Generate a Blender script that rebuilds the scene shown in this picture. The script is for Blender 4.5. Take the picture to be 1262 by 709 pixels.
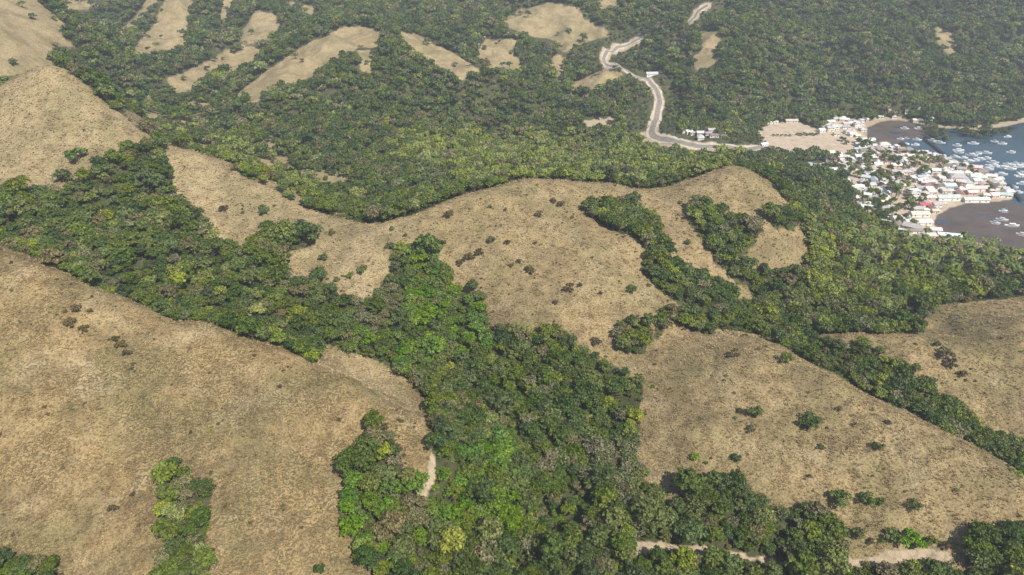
import bpy, math, random
import numpy as np
random.seed(7)
rng = np.random.default_rng(11)
R = math.radians
scene = bpy.context.scene
for o in list(bpy.data.objects): bpy.data.objects.remove(o)
col = scene.collection

# ------------------------------------------------------------------ camera, sky, sun, exposure
CAM_Z = 280.0; PITCH = 30.0; FPX = 840.0; CU, CV = 631.0, 354.5
cam = bpy.data.objects.new('camera', bpy.data.cameras.new('camera')); col.objects.link(cam)
cam.location = (0, 0, CAM_Z); cam.rotation_euler = (R(90 - PITCH), 0, 0)
cam.data.sensor_width = 36; cam.data.lens = 36 * FPX / 1262
cam.data.clip_start = 1; cam.data.clip_end = 12000
scene.camera = cam

SUN_DIR = np.array([0.50, -0.70, 1.0]); SUN_DIR /= np.linalg.norm(SUN_DIR)      # towards the sun
world = bpy.data.worlds.new('World'); scene.world = world; world.use_nodes = True
wn = world.node_tree.nodes; wn.clear()
sky = wn.new('ShaderNodeTexSky'); sky.sky_type = 'NISHITA'; sky.sun_disc = False
sky.sun_elevation = math.asin(SUN_DIR[2]); sky.sun_rotation = math.atan2(SUN_DIR[0], SUN_DIR[1])
bg = wn.new('ShaderNodeBackground'); bg.inputs['Strength'].default_value = 0.10
wo = wn.new('ShaderNodeOutputWorld')
world.node_tree.links.new(sky.outputs[0], bg.inputs[0]); world.node_tree.links.new(bg.outputs[0], wo.inputs[0])

sl = bpy.data.lights.new('sun', 'SUN'); sl.energy = 4.8; sl.angle = R(0.53); sl.color = (1.0, 0.95, 0.86)
sun = bpy.data.objects.new('sun', sl); col.objects.link(sun); sun.location = (200, -300, 600)
sun.rotation_euler = (-np.arcsin(0), 0, 0)
from mathutils import Vector
sun.rotation_euler = Vector(SUN_DIR).to_track_quat('Z', 'Y').to_euler()

vs = scene.view_settings
vs.view_transform = 'Standard'; vs.look = 'None'; vs.gamma = 1; vs.use_curve_mapping = False
vs.exposure = 0.56

# ------------------------------------------------------------------ survey: sight lines to world points
CP, SP = math.cos(R(PITCH)), math.sin(R(PITCH))
def ray(u, v):
    p = (v - CV) / FPX
    return (u - CU) / FPX, CP - p * SP, -SP - p * CP
def atY(u, v, Y):
    a, b, c = ray(u, v); t = Y / b
    return (a * t, Y, CAM_Z + c * t)
def atZ(u, v, z):
    a, b, c = ray(u, v); t = (z - CAM_Z) / c
    return (a * t, b * t, z)
def hid(u, Y, z): return ((u - CU) / FPX * (Y * CP - (z - CAM_Z) * SP), Y, z)
def project(x, y, z):
    dz = z - CAM_Z
    d = y * CP - dz * SP
    d = np.maximum(d, 1e-3)
    up = y * SP + dz * CP
    return CU + FPX * x / d, CV - FPX * up / d, d

# ---- control points of the relief
C = []
for a in [(-250,205,345),(0,303,312),(75,333,303),(150,365,292),(250,397,277),(340,425,264),(430,465,248),(500,515,228),(532,550,214),
 (0,400,262),(0,500,226),(0,600,195),(0,709,165),(-250,450,250),(-250,709,166),(150,450,252),(150,550,218),(150,709,167),(300,480,242),
 (300,560,212),(300,640,187),(300,709,167),(400,530,222),(400,620,196),(420,709,170),(500,590,208),(470,650,192),
 (650,709,180),(650,600,222),(650,500,268),(620,430,312),(560,380,345),(530,330,375),(450,400,325),(720,520,258),(560,620,208),(560,520,250),
 (560,709,174),(760,709,172),(770,600,216),(770,500,262),
 (0,270,375),(0,240,400),(100,260,400),(200,300,380),(200,240,425),(300,340,358),(300,310,385),(400,390,330),(400,340,365),
 (0,170,460),(0,110,510),(60,80,520),(100,150,475),(-250,60,520),(-250,150,455),(-250,240,395),
 (150,147,495),(240,190,470),(330,235,445),(400,268,423),(480,278,405),(250,250,425),(350,290,395),(430,320,368),
 (520,265,415),(580,240,432),(640,224,452),(690,221,463),(760,229,474),(830,233,482),(870,216,495),(905,205,503),(950,226,492),(975,262,465),(992,300,440),
 (600,300,385),(650,270,412),(720,270,410),(700,330,365),(640,360,345),(640,400,318),(740,400,322),(780,350,352),(800,300,390),(820,390,330),(790,420,315),
 (790,283,428),(833,338,384),(745,276,410),(792,328,371),(817,368,344),(880,280,432),(900,320,402),(960,310,415),(858,300,403),(870,370,354),
 (830,405,325),(900,420,305),(960,432,290),(1020,465,265),(1100,510,240),(1180,550,220),(1262,600,200),(1450,710,165),
 (850,500,255),(850,600,213),(850,690,183),(1000,500,250),(1000,600,210),(1000,690,184),(1150,600,205),(1150,690,182),(1262,680,182),(1400,709,178),
 (1060,440,302),(1150,450,298),(1262,480,285),(950,418,320),(1050,412,322),(1130,413,323),(1262,396,333),(1450,380,340),
 (930,350,400),(1000,340,415),(1060,370,385),(1160,392,362),(1240,385,372),(1240,371,392),(1130,372,395),(1200,345,440),(1100,320,470),
 (30,25,780),(0,60,700),(80,45,800),(-250,0,800),(60,5,900),(100,5,1250),
 (440,38,1000),(300,125,800),(350,85,900),(400,52,970),(450,110,860),(480,42,1010),(540,70,960),(590,95,890),(500,120,840),
 (210,105,880),(300,68,1000),(335,20,1180),(360,40,1120),(270,50,1080),(165,65,1000),(200,40,1080),(225,5,1200),(140,50,1100),(250,20,1200),
 (680,65,1130),(690,30,1200),(680,5,1260),(620,20,1300),(740,40,1180),(615,85,1050),(620,50,1110),(550,20,1250),(500,0,1350),(400,0,1350),(560,50,1130),
 (700,112,950),(740,88,1010)]: C.append(atY(*a))
for a in [(850,185,10),(930,185,5),(820,175,12),(800,200,18),(750,215,25),(650,205,28),(600,225,35),(500,250,40),(420,225,45),(330,200,55),
 (250,160,62),(200,140,68),(150,120,74),(100,50,92),(700,160,22),(600,150,30),(500,160,40),(400,150,55),(300,150,60),(500,200,36),(900,200,14),
 (812,130,25),(800,98,42),(742,72,58),(780,55,66),(860,15,95),(870,170,14),(900,100,48),(900,50,85),(900,0,125),(1000,140,6),(1000,100,32),
 (1000,50,70),(1000,0,112),(1100,138,8),(1100,100,35),(1100,50,72),(1100,0,112),(1200,140,6),(1200,110,28),(1180,70,50),(1240,60,62),(1200,0,112),
 (1400,130,5),(1400,60,70),(1400,0,115),(800,0,120),(800,40,80),(990,175,4),(1050,180,3),(960,160,5),(1000,230,23),(1030,270,23),(1100,300,16),(1262,325,6),
 (1180,310,4),(1100,290,4),(1060,240,4),(1100,220,3),(1150,230,3),(1200,235,2),(1100,190,2.5),(1200,200,-2),(1250,180,-3),(1240,280,-1),(1450,250,-4),(1450,180,-4)]: C.append(atZ(*a))
for a in [(0,345,98),(150,322,80),(250,310,72),(340,300,66),(430,285,61),(500,262,60),(1060,295,52),(1180,258,42),(1262,240,38),(1000,305,60),(1450,215,33),
 (930,345,50),(1060,345,48),(1150,350,46),(0,600,120),(60,640,100),(-250,640,135),(240,540,86),(480,470,62),(640,520,60),(760,540,52),(905,560,52)]: C.append(hid(*a))
C += [(-1500,2700,310),(-700,2700,310),(0,2700,310),(700,2700,310),(1500,2700,310),(2100,2700,310),(-1000,1900,225),(0,1900,225),(900,1900,225),(-1100,1300,190),
      (0,70,12),(-180,70,25),(180,70,20),(-320,110,60),(330,110,40),(-700,700,190),(-600,450,165),(1500,1500,130),(700,400,40),(650,520,5)]
C = np.array(C, float)

def tps_fit(P, z, lam=1.0):
    n = len(P); d = np.hypot(P[:, None, 0] - P[None, :, 0], P[:, None, 1] - P[None, :, 1])
    K = np.where(d > 0, d * d * np.log(d + 1e-9), 0) + np.eye(n) * lam
    Q = np.c_[np.ones(n), P]
    A = np.zeros((n + 3, n + 3)); A[:n, :n] = K; A[:n, n:] = Q; A[n:, :n] = Q.T
    return np.linalg.solve(A, np.r_[z, 0, 0, 0])
def tps_eval(P, w, X, Y):
    n = len(P); out = np.empty(X.size); X = X.ravel(); Y = Y.ravel()
    for i in range(0, X.size, 20000):
        x = X[i:i + 20000]; y = Y[i:i + 20000]
        d2 = (x[:, None] - P[None, :, 0]) ** 2 + (y[:, None] - P[None, :, 1]) ** 2 + 1e-9
        out[i:i + 20000] = (0.5 * d2 * np.log(d2)) @ w[:n] + w[n] + w[n + 1] * x + w[n + 2] * y
    return out
S = 100.0
Pn = C[:, :2] / S
w_tps = tps_fit(Pn, C[:, 2], 0.004)

# ---- gradient noise
_perm = rng.permutation(512)
_grad = rng.normal(size=(512, 2)); _grad /= np.linalg.norm(_grad, axis=1)[:, None]
def noise(x, y):
    xi = np.floor(x).astype(int); yi = np.floor(y).astype(int); fx = x - xi; fy = y - yi
    def g(ix, iy, dx, dy):
        h = _perm[(_perm[ix & 511] + iy) & 511]; return _grad[h, 0] * dx + _grad[h, 1] * dy
    u = fx * fx * fx * (fx * (fx * 6 - 15) + 10); v = fy * fy * fy * (fy * (fy * 6 - 15) + 10)
    a = g(xi, yi, fx, fy); b = g(xi + 1, yi, fx - 1, fy); c = g(xi, yi + 1, fx, fy - 1); d = g(xi + 1, yi + 1, fx - 1, fy - 1)
    return (a + u * (b - a) + v * (c + u * (d - c) - a - u * (b - a))) * 1.5
def fbm(x, y, n=4):
    s = 0; a = 1
    for i in range(n): s = s + a * noise(x * 2 ** i + 17.3 * i, y * 2 ** i - 9.1 * i); a *= 0.5
    return s
def inpoly(u, v, poly):
    p = np.asarray(poly, float); ins = np.zeros(u.shape, bool); n = len(p); j = n - 1
    for i in range(n):
        if p[i, 1] != p[j, 1]:
            c = ((p[i, 1] > v) != (p[j, 1] > v)) & (u < (p[j, 0] - p[i, 0]) * (v - p[i, 1]) / (p[j, 1] - p[i, 1]) + p[i, 0])
            ins ^= c
        j = i
    return ins
def polydist(x, y, poly, closed=True):
    p = np.asarray(poly, float); d = np.full(x.shape, 1e9); n = len(p)
    for i in range(n if closed else n - 1):
        a = p[i]; b = p[(i + 1) % n]; ab = b - a; L = (ab ** 2).sum() + 1e-9
        t = np.clip(((x - a[0]) * ab[0] + (y - a[1]) * ab[1]) / L, 0, 1)
        d = np.minimum(d, np.hypot(x - a[0] - t * ab[0], y - a[1] - t * ab[1]))
    return d

# ---- coast in world metres
COAST = [atZ(u, v, 0)[:2] for u, v in [(1700,120),(1262,151),(1240,156),(1210,161),(1180,160),(1150,157),(1125,151),(1105,149),(1085,150),(1068,158),(1071,173),(1088,178),
  (1110,181),(1135,186),(1152,191),(1175,196),(1200,206),(1222,214),(1238,224),(1250,240),(1246,247),(1225,249),(1190,251),(1168,258),(1155,266),(1151,276),(1160,287),
  (1185,294),(1215,302),(1245,312),(1275,322),(1400,352),(1700,420)]] + [(2700, 400), (2700, 1000)]
MUD = [[atZ(u, v, 0)[:2] for u, v in q] for q in (
  [(1148,276),(1155,262),(1190,250),(1240,250),(1300,262),(1330,300),(1330,345),(1262,322),(1215,304),(1180,296)],
  [(1062,158),(1085,147),(1115,148),(1150,157),(1150,166),(1120,170),(1085,180),(1068,174)])]

NX, NY = 640, 620
s_ax = np.linspace(-0.86, 0.86, NX)
kk = np.linspace(0, 1, NY)
y_ax = 62 + 2640 * (0.135 * kk + 0.865 * kk ** 2.25)
OFF = 200.0
GX = s_ax[None, :] * (y_ax[:, None] + OFF); GY = np.repeat(y_ax[:, None], NX, 1)
GZ = tps_eval(Pn, w_tps, GX / S, GY / S).reshape(GX.shape)
far = np.clip((GY - 550) / 500, 0, 1)
ridg = 1 - np.abs(fbm(GX / 150, GY / 150, 3)) * 2
GZ += fbm(GX / 38, GY / 38, 4) * (1.5 + 1.6 * far) + (ridg - 0.4) * 15 * far
nearw = 1 - np.clip((GY - 420) / 200, 0, 1)
GZ += nearw * (fbm(GX / 9, GY / 9, 3) * .38 - np.maximum(0, .35 - np.abs(noise(GX / 34 + .35 * noise(GX / 11, GY / 11), GY / 60)) * 2.2) * 2.6)
inw = inpoly(GX, GY, COAST); dco = polydist(GX, GY, COAST)
sm = lambda e0, e1, x: (lambda t: t * t * (3 - 2 * t))(np.clip((x - e0) / (e1 - e0), 0, 1))
land = np.maximum(GZ, 0.6 + 0.02 * dco)
bl = sm(0, 40, dco); land = (0.3 + 0.05 * dco) * (1 - bl) + land * bl
# level ground of the village spit, the field and the shore road
VILL_PX = [(1000,205),(1030,196),(1056,188),(1056,166),(1072,172),(1112,181),(1152,191),(1200,206),(1228,216),(1248,240),(1244,247),(1190,250),(1160,260),(1150,275),(1160,290),(1185,296),(1125,297),(1095,288),(1062,272),(1048,240),(1036,218),(1000,212)]
VILL = [atZ(u, v, 2.0)[:2] for u, v in VILL_PX]
FIELD_PX = [(930,160),(960,151),(985,149),(1008,160),(1052,166),(1058,172),(1054,189),(1012,196),(968,190),(944,178)]
FIELD = [atZ(u, v, 3.0)[:2] for u, v in FIELD_PX]
SIDE = [atZ(u, v, 3.5)[:2] for u, v in ((1006,163),(1028,143),(1064,146),(1071,157),(1056,169))]
for PG, zz in ((VILL, 2.0), (FIELD, 3.0), (SIDE, 3.5)):
    k = np.where(inpoly(GX, GY, PG), 1, 1 - sm(0, 45, polydist(GX, GY, PG)))
    land = land * (1 - k) + np.minimum(land, zz + fbm(GX / 60, GY / 60, 2) * 0.3) * k
sea = -0.25 - np.minimum(2.6, 0.03 * dco)
mud = np.zeros(GX.shape, bool); dm = np.full(GX.shape, 1e9)
for q in MUD:
    mud |= inpoly(GX, GY, q); dm = np.minimum(dm, polydist(GX, GY, q))
mk = np.where(mud, 1, 1 - sm(0, 25, dm))
sea = sea * (1 - mk) + (0.08 + 0.13 * fbm(GX / 45, GY / 18, 3)) * mk
GZ = np.where(inw, sea, land)

def H(x, y):
    x = np.asarray(x, float); y = np.asarray(y, float)
    fi = np.clip((x / (y + OFF) + 0.86) / 1.72 * (NX - 1), 0, NX - 1.001)
    fj = np.clip(np.interp(y, y_ax, np.arange(NY)), 0, NY - 1.001)
    i = fi.astype(int); j = fj.astype(int); a = fi - i; b = fj - j
    return (GZ[j, i] * (1 - a) + GZ[j, i + 1] * a) * (1 - b) + (GZ[j + 1, i] * (1 - a) + GZ[j + 1, i + 1] * a) * b
def ground(u, v, y0=120, y1=2500):
    """first point of the relief on a sight line"""
    a, b, c = ray(u, v); ys = np.concatenate([np.arange(y0, 600, 0.7), np.arange(600, y1, 1.8)])
    t = ys / b; zz = CAM_Z + c * t; h = H(a * t, ys)
    k = np.argmax(h >= zz)
    if h[k] < zz[k]: k = len(ys) - 1
    return (a * t[k], ys[k], float(h[k]))
def visible(x, y, z, lift):
    """is the point lift above (x,y,z) clear of the relief between it and the viewpoint"""
    ok = np.ones(x.shape, bool)
    for f in np.linspace(0.25, 0.985, 40):
        ok &= H(x * f, np.maximum(y * f, 63)) < CAM_Z + (z + lift - CAM_Z) * f + 0.3
    return ok

# ------------------------------------------------------------------ land cover
def pw(tab): 
    t = np.array(tab, float); return lambda u: np.interp(u, t[:, 0], t[:, 1])
crest0 = pw([(-300,355),(0,317),(150,297),(250,282),(340,269),(430,253),(500,233),(532,218),(560,240),(620,310),(760,335),(830,330),(900,310),(960,295),(1020,270),(1100,245),(1180,225),(1262,205),(1500,165)])
crestG = pw([(-300,-1),(850,-1),(880,326),(950,326),(1130,329),(1262,339),(1500,345)])
crest1 = pw([(-300,570),(0,540),(60,534),(150,503),(240,478),(330,452),(400,431),(480,412),(530,424),(580,442),(640,462),(690,473),(760,484),(830,492),(905,512),(950,502),(985,465),(1000,440),(1500,440)])
GRASS0 = [[(-400,100),(0,300),(75,330),(150,362),(250,394),(340,420),(430,455),(470,495),(520,522),(534,545),(530,590),(515,603),(498,580),(484,530),(458,525),(440,565),(424,612),(416,640),(436,672),(472,730),(480,1100),(-400,1100)],
  [(830,395),(900,410),(960,424),(1020,456),(1100,502),(1180,542),(1262,592),(1600,760),(1600,700),(1600,1100),(1130,1100),(1170,700),(1060,690),(1036,690),(1036,655),(990,632),(955,640),(935,612),(896,595),(850,604),(825,622),(800,602),(779,565),(792,478),(760,458),(800,428)],
  [(600,340),(700,300),(820,380),(800,430),(770,455),(712,432),(697,408),(684,402),(664,420),(637,408),(614,412),(601,404)]]
WOOD0 = [[(203,585),(222,578),(240,592),(258,592),(266,606),(258,630),(254,665),(262,720),(262,1000),(160,1000),(185,715),(205,660),(200,630)],
  [(-300,690),(20,692),(66,692),(72,715),(100,1000),(-300,1000)],[(1184,668),(1225,655),(1300,660),(1400,720),(1400,1000),(1190,1000),(1190,705)],
  [(775,703),(850,698),(1040,700),(1100,706),(1180,706),(1180,1000),(775,1000)],
  [(757,402),(800,398),(806,420),(795,436),(765,434)]]
BARE0 = [[(510,612),(522,588),(527,562),(531,548),(536,560),(533,588),(524,612)],[(775,668),(840,670),(960,689),(1036,690),(1100,680),(1160,676),(1180,690),(1100,702),(960,697),(840,682),(775,684)]]
GRASSG = [[(860,405),(960,405),(1050,400),(1130,402),(1262,385),(1600,340),(1600,1000),(860,1000)]]
GULLY = [hid(u, Y, z)[:2] for u, Y, z in ((985,308,58),(1015,303,56),(1060,297,52),(1120,281,47),(1180,262,42),(1262,243,38),(1450,218,33))]
GRASS1 = [[(-400,20),(0,60),(50,70),(90,88),(140,135),(190,172),(250,190),(330,228),(400,260),(480,270),(520,258),(580,232),(640,215),(690,212),(760,220),(830,225),(870,208),(905,196),(935,203),(962,232),(978,265),
   (998,300),(990,332),(940,338),(922,345),(930,375),(922,384),(898,382),(890,350),(835,392),(815,412),(795,440),(765,458),(710,436),(697,410),(684,402),(664,423),(637,406),(616,412),(600,404),(596,366),(556,356),(532,309),(484,312),(490,345),(455,368),
   (430,376),(400,350),(348,345),(352,312),(386,302),(387,284),(340,288),(300,318),(290,312),(270,300),(255,278),(215,243),(207,203),(198,183),(160,184),(132,198),(118,226),(60,242),(0,240),(-400,235)]]
WOOD1 = [[(718,262),(745,250),(775,250),(800,272),(825,312),(838,330),(872,350),(905,372),(903,385),(870,384),(835,372),(802,348),(788,334),(806,318),(786,296),(745,280)],
  [(843,254),(862,262),(885,264),(928,286),(932,300),(915,320),(900,338),(880,322),(868,300),(852,278)],[(895,335),(930,330),(950,338),(930,352),(905,352)],
  [(944,268),(965,264),(985,272),(978,284),(950,282)],[(757,402),(800,398),(806,420),(795,436),(765,434)]]
SCRUB = [[(392,424),(430,432),(470,446),(505,470),(535,500),(534,545),(505,545),(470,525),(430,495),(385,460)]]
GRASS0 += SCRUB; GRASS1 += SCRUB
SPARSE = [[(140,120),(200,128),(262,128),(330,160),(380,200),(440,220),(435,262),(400,270),(330,236),(200,176)]]
GREY = [[(437,358),(494,352),(496,400),(470,416),(440,412)],[(706,552),(786,550),(790,605),(720,615)],[(484,608),(531,606),(531,652),(486,650)],[(430,440),(520,470),(535,505),(480,500),(430,470)],[(360,600),(420,600),(420,640),(380,640)]]
GRASS2 = [[(-300,-200),(34,-10),(61,13),(85,34),(76,44),(95,58),(68,62),(64,70),(66,90),(40,100),(-300,110)],[(76,0),(115,0),(112,12),(80,13)],
  [(206,-8),(240,-8),(233,20),(230,37),(233,51),(216,64),(183,68),(166,66),(162,62),(190,30)],[(183,-8),(203,-8),(176,20),(162,37),(140,56),(149,37),(173,15)],
  [(274,-8),(291,-8),(281,17),(277,32),(271,32)],[(315,12),(338,17),(347,27),(338,44),(325,54),(305,51),(294,51),(301,34)],
  [(291,54),(325,61),(305,81),(288,88),(264,88),(237,112),(217,115),(203,98),(237,85),(271,68)],
  [(420,34),(450,32),(470,40),(465,58),(440,60),(420,70),(399,81),(372,105),(338,108),(325,115),(315,129),(306,127),(311,117),(281,125),(305,105),(338,81),(372,58),(399,44)],
  [(491,39),(508,41),(555,64),(582,80),(596,88),(598,98),(582,91),(569,101),(555,88),(532,81),(505,61)],[(586,68),(596,51),(623,47),(643,54),(630,61),(647,86),(610,86),(589,78)],
  [(616,29),(637,14),(677,3),(714,10),(720,24),(748,37),(750,44),(718,54),(704,64),(691,66),(687,50),(650,44)],[(691,110),(745,85),(769,90),(762,98),(735,112),(711,113)],[(680,68),(700,71),(697,88),(687,101),(677,85)],
  [(213,128),(240,125),(264,133),(262,140),(230,133)],[(295,152),(315,156),(313,161),(298,157)],[(372,206),(402,210),(436,222),(432,230),(400,222)],[(149,132),(185,140),(203,160),(190,170),(165,155)],[(350,0),(385,8),(400,18),(385,20),(360,8)],
  [(735,0),(760,0),(765,10),(740,12)],[(440,62),(462,62),(458,90),(445,88)]]
BARE2 = [[(715,149),(755,144),(760,156),(728,158)],[(788,162),(815,165),(840,171),(890,179),(880,187),(820,181),(792,176)]]
GRASS2 += [[(862,40),(885,38),(890,55),(875,65),(885,82),(858,86),(852,72),(866,60)],[(1150,30),(1176,42),(1178,66),(1168,68),(1155,52)]]
BRIGHT = [[(560,165),(900,168),(905,225),(560,232)],[(985,292),(1210,296),(1220,366),(990,375)],[(480,165),(560,165),(560,215),(480,200)],[(240,180),(330,180),(400,250),(300,230)]]
LUSH = [[(485,310),(600,340),(606,440),(480,470),(440,420),(500,360)],[(425,600),(640,540),(640,680),(425,690)]]

def cover(x, y, z, jit=0.0):
    """0 wood, 1 grass, 2 bare soil, 3 village/field, 4 mud/sea  and a wood type"""
    u, v, d = project(x, y, z)
    n = fbm(x / 14, y / 14, 3)
    u = u + n * 1500 / d * jit; v = v + fbm(x / 13 + 50, y / 13, 3) * 1000 / d * jit
    c = np.zeros(x.shape, int); wt = np.zeros(x.shape, int)
    def anyp(ps, uu=u, vv=v):
        r = np.zeros(x.shape, bool)
        for p in ps: r |= inpoly(uu, vv, p)
        return r
    L0 = y < crest0(u); LG = (~L0) & (y < crestG(u)); L1 = (~L0) & (~LG) & (y < crest1(u)); L2 = ~(L0 | LG | L1)
    g0 = anyp(GRASS0) & ~anyp(WOOD0); c[L0 & g0] = 1; c[L0 & anyp(BARE0)] = 2
    gl = polydist(x, y, GULLY, False) < 13.5 + 5 * n
    c[LG & anyp(GRASSG) & ~gl] = 1
    c[L1 & anyp(GRASS1) & ~anyp(WOOD1)] = 1
    c[L1 & inpoly(u, v, [(1150,378),(1200,372),(1262,366),(1400,358),(1400,425),(1120,425)])] = 1
    c[L2 & anyp(SPARSE) & (fbm(x / 26 + 31, y / 26, 3) > .02)] = 1
    c[L2 & anyp(GRASS2)] = 1; c[L2 & anyp(BARE2)] = 2
    wt[anyp(BRIGHT) & (L1 | L2)] = 1; wt[anyp(LUSH) & (L0 | L1)] = 2; wt[anyp(GREY) & (L0 | L1)] = 3
    vil = inpoly(x, y, VILL) | inpoly(x, y, FIELD) | inpoly(x, y, SIDE) | ((polydist(x, y, VILL) < 14) & (polydist(x, y, COAST) < 22)); c[vil] = 3
    c[(polydist(x, y, COAST) < 11 + 5 * n) & ((y > 860) | (y < 600)) & (c != 3)] = 2
    c[inpoly(x, y, COAST)] = 4
    return c, wt, L0, LG, L1, L2

gx, gy, gz = GX.ravel(), GY.ravel(), GZ.ravel()
cov, _, gL0, gLG, gL1, gL2 = cover(gx, gy, gz, 1.0)
road_px = [(905,-6),(880,6),(862,14),(857,24),(868,34)]
ROAD = [ground(u, v)[:2] for u, v in [(872,8),(858,18),(850,28),(826,34),(800,47),(778,54),(758,62),(745,70),(744,75),(756,82),(778,90),(795,97),(802,104),(810,114),(813,126),(810,140),(806,152),(803,163),(806,170),(822,174),(845,178),(880,182),(915,184),(945,180)]]
def smooth_line(p, n=8):
    p = np.array(p, float); out = []
    q = np.vstack([2 * p[0] - p[1], p, 2 * p[-1] - p[-2]])
    for i in range(1, len(q) - 2):
        for t in np.linspace(0, 1, n, endpoint=False):
            a, b, c_, d_ = q[i - 1], q[i], q[i + 1], q[i + 2]
            out.append(0.5 * (2 * b + (c_ - a) * t + (2 * a - 5 * b + 4 * c_ - d_) * t * t + (3 * b - a - 3 * c_ + d_) * t ** 3))
    out.append(p[-1]); return np.array(out)
ROADL = smooth_line(ROAD, 6)
rd = polydist(gx, gy, ROADL[::2], False)
_u = project(gx, gy, gz); cov[(rd < 7) & (cov < 3) & ~((_u[0] > 792) & (_u[0] < 846) & (_u[1] < 60))] = 2

# ------------------------------------------------------------------ materials
def new_mat(name):
    m = bpy.data.materials.new(name); m.use_nodes = True; nt = m.node_tree; nt.nodes.clear()
    return m, nt
class NT:
    def __init__(s, nt): s.nt = nt
    def n(s, t, **k):
        nd = s.nt.nodes.new(t)
        for a, b in k.items(): setattr(nd, a, b)
        return nd
    def l(s, a, b): s.nt.links.new(a, b)
    def noise(s, vec, scale, detail=4, rough=.55):
        nd = s.n('ShaderNodeTexNoise'); nd.inputs['Scale'].default_value = scale; nd.inputs['Detail'].default_value = detail
        nd.inputs['Roughness'].default_value = rough
        if vec is not None: s.l(vec, nd.inputs['Vector'])
        return nd.outputs['Fac']
    def ramp(s, fac, stops):
        nd = s.n('ShaderNodeValToRGB'); e = nd.color_ramp.elements
        e[0].position, e[0].color = stops[0][0], (*stops[0][1], 1); e[1].position, e[1].color = stops[-1][0], (*stops[-1][1], 1)
        for p, c in stops[1:-1]:
            q = e.new(p); q.color = (*c, 1)
        s.l(fac, nd.inputs[0]); return nd.outputs[0]
    def mix(s, fac, a, b, mode='MIX'):
        nd = s.n('ShaderNodeMix'); nd.data_type = 'RGBA'; nd.blend_type = mode
        for sock, val in ((nd.inputs[0], fac), (nd.inputs[6], a), (nd.inputs[7], b)):
            if isinstance(val, (int, float)): sock.default_value = val
            elif isinstance(val, tuple): sock.default_value = (*val, 1)
            else: s.l(val, sock)
        return nd.outputs[2]
    def math(s, op, a, b=0.0, c=0.0, clamp=False):
        nd = s.n('ShaderNodeMath', operation=op); nd.use_clamp = clamp
        for sock, val in zip(nd.inputs, (a, b, c)):
            if isinstance(val, (int, float)): sock.default_value = val
            else: s.l(val, sock)
        return nd.outputs[0]
    def attr(s, name):
        nd = s.n('ShaderNodeAttribute'); nd.attribute_name = name; return nd.outputs['Fac']
    def out(s, sh):
        o = s.n('ShaderNodeOutputMaterial'); s.l(sh, o.inputs['Surface'])
    def bsdf(s, colr, rough=.8, spec=.25, normal=None):
        b = s.n('ShaderNodeBsdfPrincipled'); b.inputs['Specular IOR Level'].default_value = spec
        if isinstance(colr, tuple): b.inputs['Base Color'].default_value = (*colr, 1)
        else: s.l(colr, b.inputs['Base Color'])
        if isinstance(rough, float): b.inputs['Roughness'].default_value = rough
        else: s.l(rough, b.inputs['Roughness'])
        if normal is not None: s.l(normal, b.inputs['Normal'])
        return b.outputs[0]
    def bump(s, h, strength=.5, dist=.3):
        b = s.n('ShaderNodeBump'); b.inputs['Strength'].default_value = strength; b.inputs['Distance'].default_value = dist
        s.l(h, b.inputs['Height']); return b.outputs[0]

def grass_colour(k, pos, warm):
    mid = k.noise(pos, .16, 6, .66)
    straw = k.ramp(mid, [(.30, (.138, .096, .040)), (.45, (.236, .166, .075)), (.58, (.305, .220, .104)), (.72, (.222, .165, .072))])
    pale = k.ramp(mid, [(.3, (.220, .168, .086)), (.48, (.318, .246, .134)), (.72, (.378, .298, .168))])
    g = k.mix(warm, pale, straw)
    g = k.mix(k.ramp(k.noise(pos, .030, 5, .6), [(.46, (0, 0, 0)), (.62, (.52,) * 3)]), g, (.140, .128, .052))
    g = k.mix(k.ramp(k.noise(pos, .055, 5, .62), [(.49, (0,) * 3), (.64, (.5,) * 3)]), g, (.140, .098, .052))
    g = k.mix(k.ramp(k.noise(pos, .043, 4, .6), [(.55, (0,) * 3), (.70, (.5,) * 3)]), g, (.370, .296, .175))
    return g
def straw_material():
    m, nt = new_mat('straw_tuft'); k = NT(nt)
    pos = k.n('ShaderNodeNewGeometry').outputs['Position']
    wa = k.n('ShaderNodeAttribute'); wa.attribute_type = 'INSTANCER'; wa.attribute_name = 'warmth'
    g = grass_colour(k, pos, wa.outputs['Fac'])
    oi = k.n('ShaderNodeObjectInfo').outputs['Random']
    hs = k.n('ShaderNodeHueSaturation'); k.l(g, hs.inputs['Color']); k.l(k.math('MULTIPLY_ADD', oi, 1.15, .62), hs.inputs['Value'])
    b = k.bsdf(hs.outputs[0], .7, .2); t = k.n('ShaderNodeBsdfTranslucent'); k.l(hs.outputs[0], t.inputs[0])
    mx = k.n('ShaderNodeMixShader'); mx.inputs[0].default_value = .2; k.l(b, mx.inputs[1]); k.l(t.outputs[0], mx.inputs[2]); k.out(mx.outputs[0]); return m
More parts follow.
